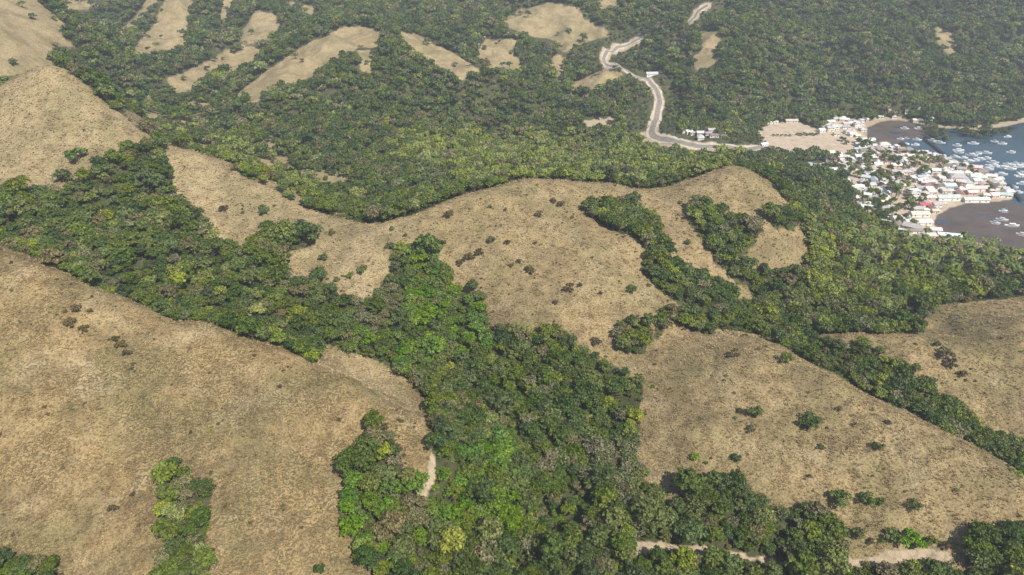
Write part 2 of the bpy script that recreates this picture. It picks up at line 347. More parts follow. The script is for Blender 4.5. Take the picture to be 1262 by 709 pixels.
def ground_material():
    m, nt = new_mat('dry_grass_and_soil'); k = NT(nt)
    pos = k.n('ShaderNodeNewGeometry').outputs['Position']
    fine = k.noise(pos, 1.1, 6, .68); mid = k.noise(pos, .16, 5, .6); big = k.noise(pos, .022, 4, .55); vfine = k.noise(pos, 4.0, 3, .6)
    warm = k.attr('warmth')
    g = grass_colour(k, pos, warm)
    g = k.mix(k.ramp(fine, [(.40, (1,) * 3), (.54, (0,) * 3)]), g, k.mix(.72, g, (.075, .058, .028)))
    g = k.mix(k.ramp(vfine, [(.56, (0,) * 3), (.75, (.5,) * 3)]), g, (.46, .375, .235))
    # cattle terraces: low steps following the contour, broken up by noise
    sep = k.n('ShaderNodeSeparateXYZ'); k.l(pos, sep.inputs[0])
    ter = k.math('MULTIPLY_ADD', k.noise(pos, .12, 3), 9.0, k.math('MULTIPLY', sep.outputs[2], .9))
    ter = k.math('MULTIPLY_ADD', k.noise(pos, .55, 3), 1.9, ter)
    tri = k.math('PINGPONG', ter, .5)
    terr = k.math('MULTIPLY', k.math('LESS_THAN', tri, .17), k.ramp(k.noise(pos, .035, 2), [(.44, (0,) * 3), (.54, (1,) * 3)]))
    terr = k.math('MULTIPLY', terr, k.math('GREATER_THAN', fine, .42))
    terr = k.math('MULTIPLY', terr, k.math('MULTIPLY_ADD', warm, 2.2, -1.2, clamp=True))
    g = k.mix(k.math('MULTIPLY', terr, .85), g, (.100, .078, .036))
    floor = k.ramp(mid, [(.3, (.035, .040, .016)), (.55, (.060, .062, .026)), (.75, (.115, .095, .050))])
    soil = k.ramp(k.noise(pos, .5, 5), [(.3, (.25, .19, .12)), (.6, (.36, .29, .20)), (.8, (.28, .22, .14))])
    town = k.ramp(k.noise(pos, .09, 5), [(.3, (.30, .235, .165)), (.55, (.43, .345, .255)), (.75, (.30, .245, .165))])
    mudc = k.ramp(k.noise(pos, .05, 5), [(.3, (.066, .050, .042)), (.6, (.098, .074, .062)), (.8, (.076, .066, .062))])
    edge = k.math('MULTIPLY_ADD', k.math('SUBTRACT', k.noise(pos, .35, 4), .5), .9, 0.0)
    def msk(a): return k.math('SMOOTH_MIN', 1.0, k.math('MULTIPLY', k.math('SUBTRACT', k.math('ADD', k.attr(a), edge), .32), 2.8, clamp=True), .01, clamp=True)
    c = k.mix(msk('grass'), floor, g); c = k.mix(msk('bare'), c, soil); c = k.mix(msk('town'), c, town); c = k.mix(k.attr('mud'), c, mudc)
    rough = k.math('MULTIPLY_ADD', k.attr('mud'), -.45, .92)
    h = k.math('ADD', k.math('MULTIPLY', fine, .6), k.math('MULTIPLY', terr, -.5))
    h = k.math('ADD', h, k.math('MULTIPLY', mid, 1.2))
    dry = k.math('SUBTRACT', 1.0, k.math('MULTIPLY', k.attr('mud'), .9))
    k.out(k.bsdf(c, rough, .15, k.bump(k.math('MULTIPLY', h, dry), .75, .75))); return m

def leaf_material(name, dark, light, dry=None, dryp=0.0, trans=.22):
    m, nt = new_mat(name); k = NT(nt)
    oi = k.n('ShaderNodeObjectInfo').outputs['Random']
    geo = k.n('ShaderNodeNewGeometry'); rpi = geo.outputs['Random Per Island']
    c = k.ramp(oi, [(0, dark), (.55, tuple((a + b) / 2 for a, b in zip(dark, light))), (1, light)])
    if dry: c = k.mix(k.math('GREATER_THAN', oi, 1 - dryp), c, dry)
    hs = k.n('ShaderNodeHueSaturation'); k.l(c, hs.inputs['Color'])
    k.l(k.math('MULTIPLY_ADD', k.math('FRACT', k.math('MULTIPLY', oi, 17.3)), .030, .480), hs.inputs['Hue'])
    k.l(k.math('MULTIPLY_ADD', rpi, .95, .55), hs.inputs['Value'])
    k.l(k.math('MULTIPLY_ADD', k.math('FRACT', k.math('MULTIPLY', oi, 7.7)), .35, .92), hs.inputs['Saturation'])
    b = k.bsdf(hs.outputs[0], .6, .3)
    t = k.n('ShaderNodeBsdfTranslucent'); k.l(hs.outputs[0], t.inputs[0])
    mx = k.n('ShaderNodeMixShader'); mx.inputs[0].default_value = trans; k.l(b, mx.inputs[1]); k.l(t.outputs[0], mx.inputs[2])
    k.out(mx.outputs[0]); return m

def simple(name, c, rough=.8, spec=.25, var=.25, scale=2.0, c2=None):
    m, nt = new_mat(name); k = NT(nt)
    pos = k.n('ShaderNodeTexCoord').outputs['Object']
    n = k.noise(pos, scale, 4)
    c2 = c2 or tuple(x * (1 - var) for x in c)
    cc = k.ramp(n, [(.35, c2), (.6, c)])
    oi = k.n('ShaderNodeObjectInfo').outputs['Random']
    hs = k.n('ShaderNodeHueSaturation'); k.l(cc, hs.inputs['Color']); k.l(k.math('MULTIPLY_ADD', oi, .3, .82), hs.inputs['Value'])
    k.out(k.bsdf(hs.outputs[0], rough, spec)); return m

def water_material():
    m, nt = new_mat('sea_water'); k = NT(nt)
    pos = k.n('ShaderNodeNewGeometry').outputs['Position']
    mp = k.n('ShaderNodeMapping'); mp.inputs['Scale'].default_value = (.35, 1, 1); k.l(pos, mp.inputs[0])
    h = k.math('ADD', k.noise(mp.outputs[0], .45, 5), k.math('MULTIPLY', k.noise(mp.outputs[0], .06, 3), 2.0))
    b = k.n('ShaderNodeBsdfPrincipled')
    k.l(k.ramp(k.noise(mp.outputs[0], .02, 4), [(.35, (.030, .058, .082)), (.7, (.048, .082, .110))]), b.inputs['Base Color'])
    b.inputs['Roughness'].default_value = .12; b.inputs['IOR'].default_value = 1.33; b.inputs['Alpha'].default_value = .82
    k.l(k.bump(h, .35, .25), b.inputs['Normal'])
    k.out(b.outputs[0]); return m

M = {}
M['ground'] = ground_material(); M['water'] = water_material()
M['bark'] = simple('bark', (.16, .12, .085), .9, .1, .45, 3)
M['grey_bark'] = simple('grey_bark', (.27, .235, .19), .9, .1, .35, 3)
M['leaf_mid'] = leaf_material('leaf_mid_green', (.058, .088, .018), (.140, .172, .042), (.160, .140, .066), .06, .28)
M['leaf_bright'] = leaf_material('leaf_yellow_green', (.140, .175, .036), (.245, .272, .076), (.17, .15, .07), .06, .3)
M['leaf_lush'] = leaf_material('leaf_lush_green', (.072, .138, .018), (.165, .240, .040), (.150, .150, .05), .05, .3)
M['leaf_grey'] = leaf_material('leaf_grey_brown', (.125, .122, .058), (.200, .186, .100), (.11, .13, .05), .3, .15)
M['leaf_dark'] = leaf_material('leaf_dark_green', (.038, .066, .016), (.100, .135, .036), (.12, .11, .05), .06, .26)
M['palm_leaf'] = leaf_material('palm_leaf', (.078, .115, .024), (.190, .210, .062), (.16, .13, .06), .1)
M['scrub_leaf'] = leaf_material('scrub_leaf_brown', (.070, .055, .026), (.125, .105, .045))
M['straw'] = straw_material()

# ------------------------------------------------------------------ object helpers
def tag(o, label=None, cat=None, group=None, kind=None):
    if label: o['label'] = label
    if cat: o['category'] = cat
    if group: o['group'] = group
    if kind: o['kind'] = kind
    return o
def mesh(name, verts, faces, mats, mi=None, smooth=False):
    me = bpy.data.meshes.new(name); me.from_pydata([tuple(map(float, v)) for v in verts], [], faces)
    for m in (mats if isinstance(mats, (list, tuple)) else [mats]): me.materials.append(m)
    if mi is not None: me.polygons.foreach_set('material_index', np.array(mi, np.int32))
    if smooth: me.polygons.foreach_set('use_smooth', np.ones(len(me.polygons), bool))
    me.update(); return me
def link(name, data, parent=None):
    o = bpy.data.objects.new(name, data); col.objects.link(o)
    if parent: o.parent = parent
    return o
class MB:
    def __init__(s): s.v = []; s.f = []
    def box(s, c, size, rz=0.0):
        n = len(s.v); cx, cy, cz = c; a, b, h = (q / 2 for q in size); ca, sa = math.cos(rz), math.sin(rz)
        for dz in (-h, h):
            for dx, dy in ((-a, -b), (a, -b), (a, b), (-a, b)): s.v.append((cx + dx * ca - dy * sa, cy + dx * sa + dy * ca, cz + dz))
        s.f += [(n, n+3, n+2, n+1), (n+4, n+5, n+6, n+7), (n, n+1, n+5, n+4), (n+1, n+2, n+6, n+5), (n+2, n+3, n+7, n+6), (n+3, n, n+4, n+7)]
        return s
    def tube(s, pts, rad, k=6):
        n0 = len(s.v); pts = [np.array(p, float) for p in pts]
        for i, p in enumerate(pts):
            t = pts[min(i + 1, len(pts) - 1)] - pts[max(i - 1, 0)]; t /= np.linalg.norm(t) + 1e-9
            a = np.cross(t, (0, 0, 1) if abs(t[2]) < .9 else (1, 0, 0)); a /= np.linalg.norm(a); b = np.cross(t, a)
            for j in range(k):
                q = 2 * math.pi * j / k; s.v.append(p + rad[i] * (math.cos(q) * a + math.sin(q) * b))
        for i in range(len(pts) - 1):
            for j in range(k):
                a = n0 + i * k + j; b = n0 + i * k + (j + 1) % k; s.f.append((a, b, b + k, a + k))
        s.f.append(tuple(n0 + j for j in range(k))[::-1]); s.f.append(tuple(n0 + (len(pts) - 1) * k + j for j in range(k)))
        return s
    def mesh(s, name, mat, smooth=False): return mesh(name, s.v, s.f, mat, None, smooth)

# ------------------------------------------------------------------ ground sheet and sea
idx = np.arange(NX * NY).reshape(NY, NX)
quads = np.stack([idx[:-1, :-1], idx[:-1, 1:], idx[1:, 1:], idx[1:, :-1]], -1).reshape(-1, 4)
me = bpy.data.meshes.new('ground')
me.vertices.add(NX * NY); me.vertices.foreach_set('co', np.c_[gx, gy, gz].astype(np.float32).ravel())
me.loops.add(quads.size); me.loops.foreach_set('vertex_index', quads.ravel().astype(np.int32))
me.polygons.add(len(quads)); me.polygons.foreach_set('loop_start', np.arange(0, quads.size, 4, dtype=np.int32))
me.polygons.foreach_set('use_smooth', np.ones(len(quads), bool)); me.update()
def vattr(name, val): me.attributes.new(name, 'FLOAT', 'POINT').data.foreach_set('value', val.astype(np.float32))
def blur(a, n=1):
    a = a.reshape(NY, NX).astype(float)
    for _ in range(n):
        p = np.pad(a, 1, mode='edge'); a = (p[1:-1, 1:-1] * 2 + p[:-2, 1:-1] + p[2:, 1:-1] + p[1:-1, :-2] + p[1:-1, 2:]) / 6
    return a.ravel()
vattr('grass', blur(cov == 1)); vattr('bare', blur(cov == 2)); vattr('town', blur(cov == 3)); vattr('mud', blur(cov == 4))
warm = np.where(gL0, np.where(gx < 0, 1.0, .66), np.where(gLG, .75, np.where(gL1, np.where(gx < -60, .2, .6), .15)))
WARM = blur(warm, 8); vattr('warmth', WARM); WARM = WARM.reshape(NY, NX)
me.materials.append(M['ground'])
tag(link('ground', me), kind='structure')
wm = mesh('sea', [(150, 380, 0), (2500, 380, 0), (2500, 1100, 0), (150, 1100, 0)], [(0, 1, 2, 3)], M['water'])
tag(link('sea', wm), kind='structure')

# ------------------------------------------------------------------ vegetation meshes
def crown_geo(seed, r, h, base, lobes, leaves, size, flat=.75):
    g = np.random.default_rng(seed); v = []; f = []
    cs = []
    for i in range(lobes):
        a = 2.4 * i + g.uniform(-.4, .4); q = math.sqrt((i + .5) / lobes) * r * .80
        zz = base + (h - base) * (.42 + .36 * (1 - (q / r) ** 2) + g.uniform(-.22, .16))
        cs.append((q * math.cos(a), q * math.sin(a), zz, r * g.uniform(.22, .44)))
    for i in range(leaves):
        c = cs[g.integers(lobes)]
        d = g.normal(size=3); d /= np.linalg.norm(d)
        if d[2] < -.35: d[2] = -d[2]
        p = np.array(c[:3]) + d * np.array([1, 1, flat]) * c[3] * g.uniform(.60, 1.22)
        nrm = d + g.normal(size=3) * .62 + np.array([0, 0, .25]); nrm /= np.linalg.norm(nrm)
        a = np.cross(nrm, g.normal(size=3)); a /= np.linalg.norm(a); b = np.cross(nrm, a)
        s = size * g.uniform(.6, 1.35); n = len(v); t = g.uniform(.55, .9)
        v += [p - a * s, p + b * s * t - nrm * s * .12, p + a * s, p - b * s * t - nrm * s * .2]; f += [(n, n+1, n+2), (n, n+2, n+3)]
    return v, f, cs
def trunk_geo(seed, cs, base, r0, big=True):
    g = np.random.default_rng(seed); m = MB()
    top = np.array([g.uniform(-.4, .4), g.uniform(-.4, .4), base])
    m.tube([(0, 0, -1.2), (0, 0, 0.3), top * .55, top], [r0 * 1.5, r0 * 1.15, r0 * .9, r0 * .75], 6)
    for c in (cs if big else cs[:4]):
        c = np.array(c[:3]); mid = top * .5 + c * .5 + np.array([0, 0, -.3])
        m.tube([top - (0, 0, .2), mid, c], [r0 * .5, r0 * .34, r0 * .12], 4)
    return m
# kinds: (leaf material, radius, height, base of crown, lobes)
KINDS = [('leaf_mid', 4.1, 7.6, 1.4, 15), ('leaf_bright', 4.2, 7.8, 1.4, 15), ('leaf_lush', 4.1, 7.2, 1.2, 16), ('leaf_grey', 3.9, 6.6, 1.0, 16), ('leaf_dark', 4.1, 8.0, 1.4, 15)]
NEAR = []; FARP = []
def proto(name, parts):
    v = []; f = []; mi = []; mats = []
    for k, (pv, pf, mt) in enumerate(parts):
        n = len(v); v += list(pv); f += [tuple(i + n for i in q) for q in pf]; mi += [k] * len(pf); mats.append(mt)
    return mesh(name, v, f, mats, mi)
for kd, (lm, r, h, b, nl) in enumerate(KINDS):
    for q in range(3):
        sd = kd * 10 + q; rr = r * (1, .88, 1.1)[q]; hh = h * (1, 1.12, .9)[q]
        bark = M['grey_bark'] if kd == 3 else M['bark']
        v, f, cs = crown_geo(sd, rr, hh, b, nl + q, 620 if kd == 3 else 900, .40 if kd == 3 else .48)
        tr = trunk_geo(sd, cs, b * .9, .20)
        NEAR.append((mesh('crown', v, f, M[lm]), tr.mesh('trunk', bark), proto('tree', [(v, f, M[lm]), (tr.v, tr.f, bark)])))
    for q in range(2):
        sd = 500 + kd * 10 + q
        v, f, cs = crown_geo(sd, r * 1.08, h * .92, b, 9, 250, .76); tr = trunk_geo(sd, cs, b, .24, False)
        FARP.append(proto('tree', [(v, f, M[lm]), (tr.v, tr.f, M['bark'])]))
def shrub_geo(seed, brown=False):
    v, f, cs = crown_geo(seed, 1.5, 2.0, .1, 6, 420, .20, .85)
    tr = MB()
    for c in cs: tr.tube([(0, 0, -.4), np.array(c[:3]) * .5, c[:3]], [.07, .05, .02], 4)
    return v, f, tr
SHR = []
for kd, lm in enumerate(('leaf_mid', 'leaf_lush', 'leaf_dark', 'scrub_leaf')):
    for q in range(2):
        v, f, tr = shrub_geo(700 + kd * 10 + q); SHR.append((mesh('foliage', v, f, M[lm]), tr.mesh('stem', M['bark']), proto('shrub', [(v, f, M[lm]), (tr.v, tr.f, M['bark'])])))
def palm_geo(seed, h):
    g = np.random.default_rng(seed); lean = g.uniform(-.9, .9, 2)
    pts = [(lean[0] * t * t, lean[1] * t * t, -1 + (h + 1) * t) for t in (0, .3, .6, .85, 1)]
    tr = MB().tube(pts, [.30, .20, .17, .15, .13], 6); v = []; f = []
    top = np.array(pts[-1])
    for i in range(16):
        a = i * 2.4 + g.uniform(-.2, .2); el = g.uniform(-.35, .95); L = g.uniform(2.8, 3.6)
        d = np.array([math.cos(a), math.sin(a), 0]); sd = np.array([-math.sin(a), math.cos(a), 0]); p = top.copy(); e = el; rows = []
        for j in range(6):
            w = .62 * math.sin(math.pi * (.12 + .86 * j / 5)) + .03
            dr = np.array([0, 0, -.45 * w])
            rows.append((p - sd * w + dr, p.copy(), p + sd * w + dr)); p = p + L / 5 * (d * math.cos(e) + np.array([0, 0, math.sin(e)])); e -= .38
        for j in range(5):
            for q in (0, 1):
                n = len(v); v += [rows[j][q], rows[j][q+1], rows[j+1][q+1], rows[j+1][q]]; f.append((n, n+1, n+2, n+3))
    return v, f, tr
PALM = []
for q in range(3):
    v, f, tr = palm_geo(900 + q, (8.5, 10, 7)[q]); PALM.append((mesh('fronds', v, f, M['palm_leaf']), tr.mesh('trunk', M['grey_bark'])))
TUFT = []
for q in range(4):
    g = np.random.default_rng(1000 + q); v = []; f = []
    for i in range(16):
        a = g.uniform(0, 6.28); r0 = g.uniform(0, .22); p = np.array([r0 * math.cos(a), r0 * math.sin(a), -.08]); b = a + g.uniform(-.8, .8)
        L = g.uniform(.35, .8); w = g.uniform(.05, .10); d = np.array([math.cos(b), math.sin(b), 0]); s = np.array([-d[1], d[0], 0])
        n = len(v); m_ = p + d * L * .35 + np.array([0, 0, L * .75]); t = p + d * L * .85 + np.array([0, 0, L * .85])
        v += [p - s * w, p + s * w, m_ + s * w * .8, m_ - s * w * .8, t]; f += [(n, n+1, n+2, n+3), (n+3, n+2, n+4)]
    TUFT.append(mesh('tuft', v, f, M['straw']))

def scatter(name, pts, rot, scl, idx, protos, label, cat, warmth=None):
    """one object that carries many copies through geometry nodes (what nobody could count)"""
    me = bpy.data.meshes.new(name); me.vertices.add(len(pts)); me.vertices.foreach_set('co', np.asarray(pts, np.float32).ravel())
    me.attributes.new('turn', 'FLOAT_VECTOR', 'POINT').data.foreach_set('vector', np.asarray(rot, np.float32).ravel())
    me.attributes.new('size', 'FLOAT_VECTOR', 'POINT').data.foreach_set('vector', np.asarray(scl, np.float32).ravel())
    me.attributes.new('pick', 'INT', 'POINT').data.foreach_set('value', np.asarray(idx, np.int32))
    if warmth is not None: me.attributes.new('warmth', 'FLOAT', 'POINT').data.foreach_set('value', np.asarray(warmth, np.float32))
    o = link(name, me); ng = bpy.data.node_groups.new(name, 'GeometryNodeTree')
    ng.interface.new_socket('Geometry', in_out='INPUT', socket_type='NodeSocketGeometry'); ng.interface.new_socket('Geometry', in_out='OUTPUT', socket_type='NodeSocketGeometry')
    N = ng.nodes; Lk = ng.links; gi = N.new('NodeGroupInput'); go = N.new('NodeGroupOutput'); jn = N.new('GeometryNodeJoinGeometry')
    def na(nm, ty):
        a = N.new('GeometryNodeInputNamedAttribute'); a.data_type = ty; a.inputs['Name'].default_value = nm; return a.outputs[0]
    ra, sa, pa = na('turn', 'FLOAT_VECTOR'), na('size', 'FLOAT_VECTOR'), na('pick', 'INT')
    for i, pm in enumerate(protos):
        po = bpy.data.objects.new(name + '_piece', pm)
        inf = N.new('GeometryNodeObjectInfo'); inf.inputs['Object'].default_value = po; inf.inputs['As Instance'].default_value = True
        cmp_ = N.new('FunctionNodeCompare'); cmp_.data_type = 'INT'; cmp_.operation = 'EQUAL'; Lk.new(pa, cmp_.inputs[2]); cmp_.inputs[3].default_value = i
        ip = N.new('GeometryNodeInstanceOnPoints'); Lk.new(gi.outputs[0], ip.inputs['Points']); Lk.new(cmp_.outputs[0], ip.inputs['Selection'])
        Lk.new(inf.outputs['Geometry'], ip.inputs['Instance']); Lk.new(ra, ip.inputs['Rotation']); Lk.new(sa, ip.inputs['Scale']); Lk.new(ip.outputs[0], jn.inputs[0])
    Lk.new(jn.outputs[0], go.inputs[0])
    o.modifiers.new('scatter', 'NODES').node_group = ng
    tag(o, label, cat, None, 'stuff'); return o

# ------------------------------------------------------------------ trees
def jgrid(y0, y1, sp):
    ys = np.arange(y0, y1, sp); out = []
    for y in ys:
        hw = 0.86 * y + 60; xs = np.arange(-hw, hw, sp); out.append(np.c_[xs + rng.uniform(-.42, .42, len(xs)) * sp, y + rng.uniform(-.42, .42, len(xs)) * sp])
    return np.vstack(out)
GROVE = [(1050,296),(1120,296),(1190,296),(1262,318),(1320,335),(1310,362),(1180,345),(1060,335)]
CLEAR = [(*ground(803, 94)[:2], 26), (*ground(862, 175)[:2], 22), (*ground(845, 173)[:2], 18), (*ground(880, 178)[:2], 18), (*ground(1008, 208)[:2], 14)]
T = []
for y0, y1, sp in ((120, 360, 4.1), (360, 560, 5.0), (560, 900, 5.9), (900, 1750, 7.0)):
    p = jgrid(y0, y1, sp); z = H(p[:, 0], p[:, 1]); u, v, d = project(p[:, 0], p[:, 1], z)
    k = (u > -160) & (u < 1420) & (v > -75) & (v < 860); p, z, d, u, v = p[k], z[k], d[k], u[k], v[k]
    c, wt, l0, lg, l1, l2 = cover(p[:, 0], p[:, 1], z, 1.0)
    rdist = polydist(p[:, 0], p[:, 1], ROADL[::2], False)
    rdist = np.where((u > 792) & (u < 846) & (v < 60), 99, rdist)
    keep = (c == 0) & (rdist > 10)
    ct = cover(p[:, 0], p[:, 1], z + 4.5 * sp / 5, 1.0)[0]; keep &= ~(l2 & ((ct == 1) | (ct == 2) | (ct == 3) | ((ct == 4) & (c != 4)))) & ~(l0 & (ct == 2))
    thin = fbm(p[:, 0] / 40, p[:, 1] / 40, 2)
    keep &= rng.random(len(p)) > np.where(thin < -.42, np.where(l0, .62, .32), .05)
    keep |= (c == 1) & l2 & (rng.random(len(p)) < np.where(inpoly(u, v, SPARSE[0]), .20, .03))
    keep |= (c == 3) & (rng.random(len(p)) < np.where(u < 1110, .26, .13)) & inpoly(p[:, 0], p[:, 1], VILL) & (polydist(p[:, 0], p[:, 1], COAST) > 16)
    keep &= ~((rng.random(len(p)) < .88) & inpoly(u, v, GROVE))
    for q in CLEAR: keep &= np.hypot(p[:, 0] - q[0], p[:, 1] - q[1] - q[2] * .45) > q[2]
    pat = fbm(p[:, 0] / 30 + 7, p[:, 1] / 30, 3) * .33
    r = np.clip(rng.random(len(p)) + pat, 0, 1); kind = np.where(wt == 0, np.select([r < .30, r < .83, r < .92], [4, 0, 1], 3), wt)
    kind = np.where((wt == 1) & (r > .72), 0, kind); kind = np.where((wt == 2) & (r > .62), 0, kind); kind = np.where((wt == 3) & (r > .8), 0, kind)
    scl = sp / 5.0 * rng.uniform(.62, 1.42, len(p)) * (1 + .18 * thin)
    scl = np.where(rdist < 34, scl * .5, scl)
    scl = np.where(l2, scl * .88, scl)
    big = rng.random(len(p)) < .08; scl = np.where(big, scl * 1.38, scl)
    scl = np.where((c == 1) | (c == 3), scl * .75, scl)
    T.append(np.c_[p, z, d, kind, scl, l0, lg, l1, u, v, c][keep])
# mangroves standing off the beach
for (u, v, n, s) in ((1153,166,9,10),(1160,172,8,9),(1148,160,5,8),(1190,166,6,12),(1205,167,8,14),(1222,166,8,12),(1232,162,5,8)):
    x, y, _ = atZ(u, v, 0)
    for i in range(n):
        xx, yy = x + rng.normal() * s * .7, y + rng.normal() * s * .8
        T.append(np.array([[xx, yy, float(H(xx, yy)), math.hypot(yy, 280), (0, 4)[i % 2], rng.uniform(.8, 1.3), 0, 0, 0, u, v, 4]]))
T = np.vstack(T)
vis = visible(T[:, 0], T[:, 1], T[:, 2], 6 * T[:, 5]) & (T[:, 9] > -10) & (T[:, 9] < 1272) & (T[:, 10] < 735)
order = np.argsort(T[:, 3] / T[:, 5] + np.where(vis & (T[:, 11] == 0), 0, 1e6))
single = order[:300]; rest = np.setdiff1d(np.arange(len(T)), single)
NM = ['green', 'yellow green', 'bright green', 'grey brown', 'dark green']
def place(o, x, y, z, rz, s, sz=None):
    o.location = (x, y, z); o.rotation_euler = (0, 0, rz); o.scale = (s, s, sz or s)
def plant(name, parts, x, y, z, rz, s, sz, label, cat, group):
    e = link(name, None); place(e, x, y, z, rz, s, sz); e.empty_display_size = .5
    for nm, dm_ in parts: link(nm, dm_, e)
    return tag(e, label, cat, group)
for i in single:
    x, y, z, d, kd, s, l0, lg, l1, u, v, c = T[i]; kd = int(kd)
    q = int(rng.integers(3)); cr, tr, _ = NEAR[kd * 3 + q]
    sz = 'small ' if s < .72 else 'large ' if s > 1.12 else ''
    if lg: wh, gr = 'in the gully between the two grass ridges', 'gully trees'
    elif l0 and u < 300: wh, gr = 'in the narrow gully cut into the golden grass hill', 'grass hill gully trees'
    elif l0 and u > 800: wh, gr = 'along the pale track at the foot of the grass hill', 'trackside trees'
    elif l1 and u < 430: wh, gr = 'in the wooded valley behind the golden grass hill', 'valley trees'
    elif l1 and u > 740: wh, gr = 'in a hollow beside the central grass dome', 'hollow trees'
    else: wh, gr = 'in the wooded ravine between the grass hills', 'ravine trees'
    plant('broadleaf_tree', (('trunk', tr), ('crown', cr)), x, y, z, rng.uniform(0, 6.28), s, s * rng.uniform(.88, 1.15),
          sz + NM[kd] + ' broadleaf tree ' + wh, 'tree', sz + NM[kd] + ' ' + gr)
TR = T[rest]; nearm = TR[:, 3] < 620
rot = np.c_[rng.normal(0, .05, (len(TR), 2)), rng.uniform(0, 6.28, len(TR))]
scl = np.c_[TR[:, 5], TR[:, 5], TR[:, 5] * rng.uniform(.85, 1.2, len(TR))]
pick = np.where(nearm, TR[:, 4] * 3 + rng.integers(0, 3, len(TR)), 15 + TR[:, 4] * 2 + rng.integers(0, 2, len(TR))).astype(int)
scatter('forest', TR[:, :3], rot, scl, pick, [n[2] for n in NEAR] + FARP, 'dense green woodland filling the valleys and far hillsides', 'forest')

# ------------------------------------------------------------------ shrubs on the grass slopes: (u, v, width in px, kind)
def shrubs(lst, label, group):
    for u, v, wpx, kd in lst:
        x, y, z = ground(u, v + wpx * .25); d = float(project(np.array(x), np.array(y), np.array(z))[2])
        s = wpx * d / FPX / 3.3; q = int(rng.integers(2)); fo, st, _ = SHR[kd * 2 + q]
        plant('shrub', (('stem', st), ('foliage', fo)), x, y, z, rng.uniform(0, 6.28), s, s * rng.uniform(.8, 1.0), label, 'shrub', group)
shrubs([(95,192,30,1)], 'large bright green bush alone on the tall grass hill above the valley wood', None)
shrubs([(80,219,26,2)], 'dark green bush at the upper edge of the valley wood', None)
shrubs([(325,260,18,0),(276,258,14,3),(399,318,14,0),(409,287,11,3),(447,333,17,0),(432,341,12,0),(392,352,14,3),(300,262,6,3),(415,345,9,0)], 'small green or brown shrub on the pale grass slope above the valley wood', 'shrubs on the pale grass slope')
shrubs([(554,264,15,3),(483,282,9,0),(481,304,14,2),(535,303,14,3),(606,296,14,3),(625,299,10,3),(590,311,14,3),(578,316,16,3),(566,325,12,3),(653,333,16,3),(701,355,16,3),(664,264,12,3),(691,252,12,3),(682,248,10,3),(684,374,8,3),(735,421,16,3),(547,299,9,2),(623,259,7,3),(604,255,7,3),(640,322,8,3),(630,328,7,3),(715,352,8,3),(520,292,7,3),(500,290,7,3),(740,362,7,3),(660,300,6,3),(705,268,6,3)],
       'small brown scrub bush on the central grass dome', 'scrub on the grass dome')
shrubs([(779,357,16,2),(847,299,9,2),(800,352,8,0),(838,250,7,2),(855,242,6,2),(910,270,6,3),(760,262,12,0)], 'dark green bush on the flank of the central grass dome', 'bushes on the dome flank')
shrubs([(998,520,30,2)], 'large dark green bush in the middle of the grass hillside', None)
shrubs([(931,509,22,2),(912,507,12,3),(924,529,14,3),(907,564,15,2),(857,563,14,1),(1034,504,10,3),(1012,552,12,0),(1093,521,10,3),(1083,551,18,0),(1053,523,5,3)], 'small bush scattered high on the grass hillside', 'bushes high on the grass hillside')
shrubs([(1032,615,30,2),(1066,616,22,2),(1083,619,13,2),(1126,625,20,2),(1056,658,18,2),(1120,663,38,1),(1098,660,24,0),(1145,669,20,0),(1072,669,12,3),(1163,673,14,3),(1085,668,10,0)], 'green bush low on the grass hillside near the pale track', 'bushes low on the grass hillside')
shrubs([(904,436,16,3),(969,443,20,2),(1165,436,22,3),(1185,462,14,3),(1128,453,14,2),(1155,425,12,3),(1170,448,18,3)], 'bush on the grass ridge beside the wooded gully', 'bushes on the gully ridge')
shrubs([(141,628,15,3),(165,611,8,3),(345,478,8,3),(395,702,18,2),(95,382,16,3),(88,398,18,3),(105,405,14,3),(150,424,16,3),(158,436,14,3),(143,418,12,3),(112,384,8,3),(70,345,5,3)], 'brown scrub patch on the golden grass hill', 'scrub on the golden grass hill')
shrubs([(17,700,26,0),(38,704,24,1),(56,700,22,2),(20,715,30,2)], 'green bush at the foot of the golden grass hill', 'bushes at the hill foot')
shrubs([(983 + 4 * i_, 165.5 + (i_ % 2), 6, 2) for i_ in range(7)] + [(953 + 5 * i_, 167, 5, 0) for i_ in range(5)] + [(1038,172,10,2),(1043,176,9,2),(948,186,9,0),(955,189,10,0)], 'low dark bush in the row across the bare field', 'bushes on the bare field')
shrubs([(206,585,20,0),(228,592,20,1),(245,600,18,2)], 'green bush at the head of the narrow hillside gully', 'bushes at the gully head')

# ------------------------------------------------------------------ undergrowth beneath and around the woods
WOODY = blur(cov == 0, 7).reshape(NY, NX)
def woody(x, y, F=None):
    fi = np.clip((x / (y + OFF) + 0.86) / 1.72 * (NX - 1), 0, NX - 1).astype(int); fj = np.clip(np.interp(y, y_ax, np.arange(NY)), 0, NY - 1).astype(int)
    return (WOODY if F is None else F)[fj, fi]
p = np.vstack([jgrid(140, 360, 2.3), jgrid(360, 560, 3.2)]); z = H(p[:, 0], p[:, 1]); u, v, d = project(p[:, 0], p[:, 1], z)
k = (u > -80) & (u < 1340) & (v < 790); p, z = p[k], z[k]
c, wt = cover(p[:, 0], p[:, 1], z, 1.0)[:2]; wd = woody(p[:, 0], p[:, 1]); nn = fbm(p[:, 0] / 11, p[:, 1] / 11, 3)
rr = rng.random(len(p))
inwood = (c == 0) & (rr < .75); edge = (c == 1) & (rr < np.clip((wd - .06) * 1.3, 0, .7) * (nn > -.1)); stray = (c == 1) & (nn > .42) & (rr < .14)
k = inwood | edge | stray; p, z, wd, c, rr = p[k], z[k], wd[k], c[k], rng.random(k.sum()); n = len(p)
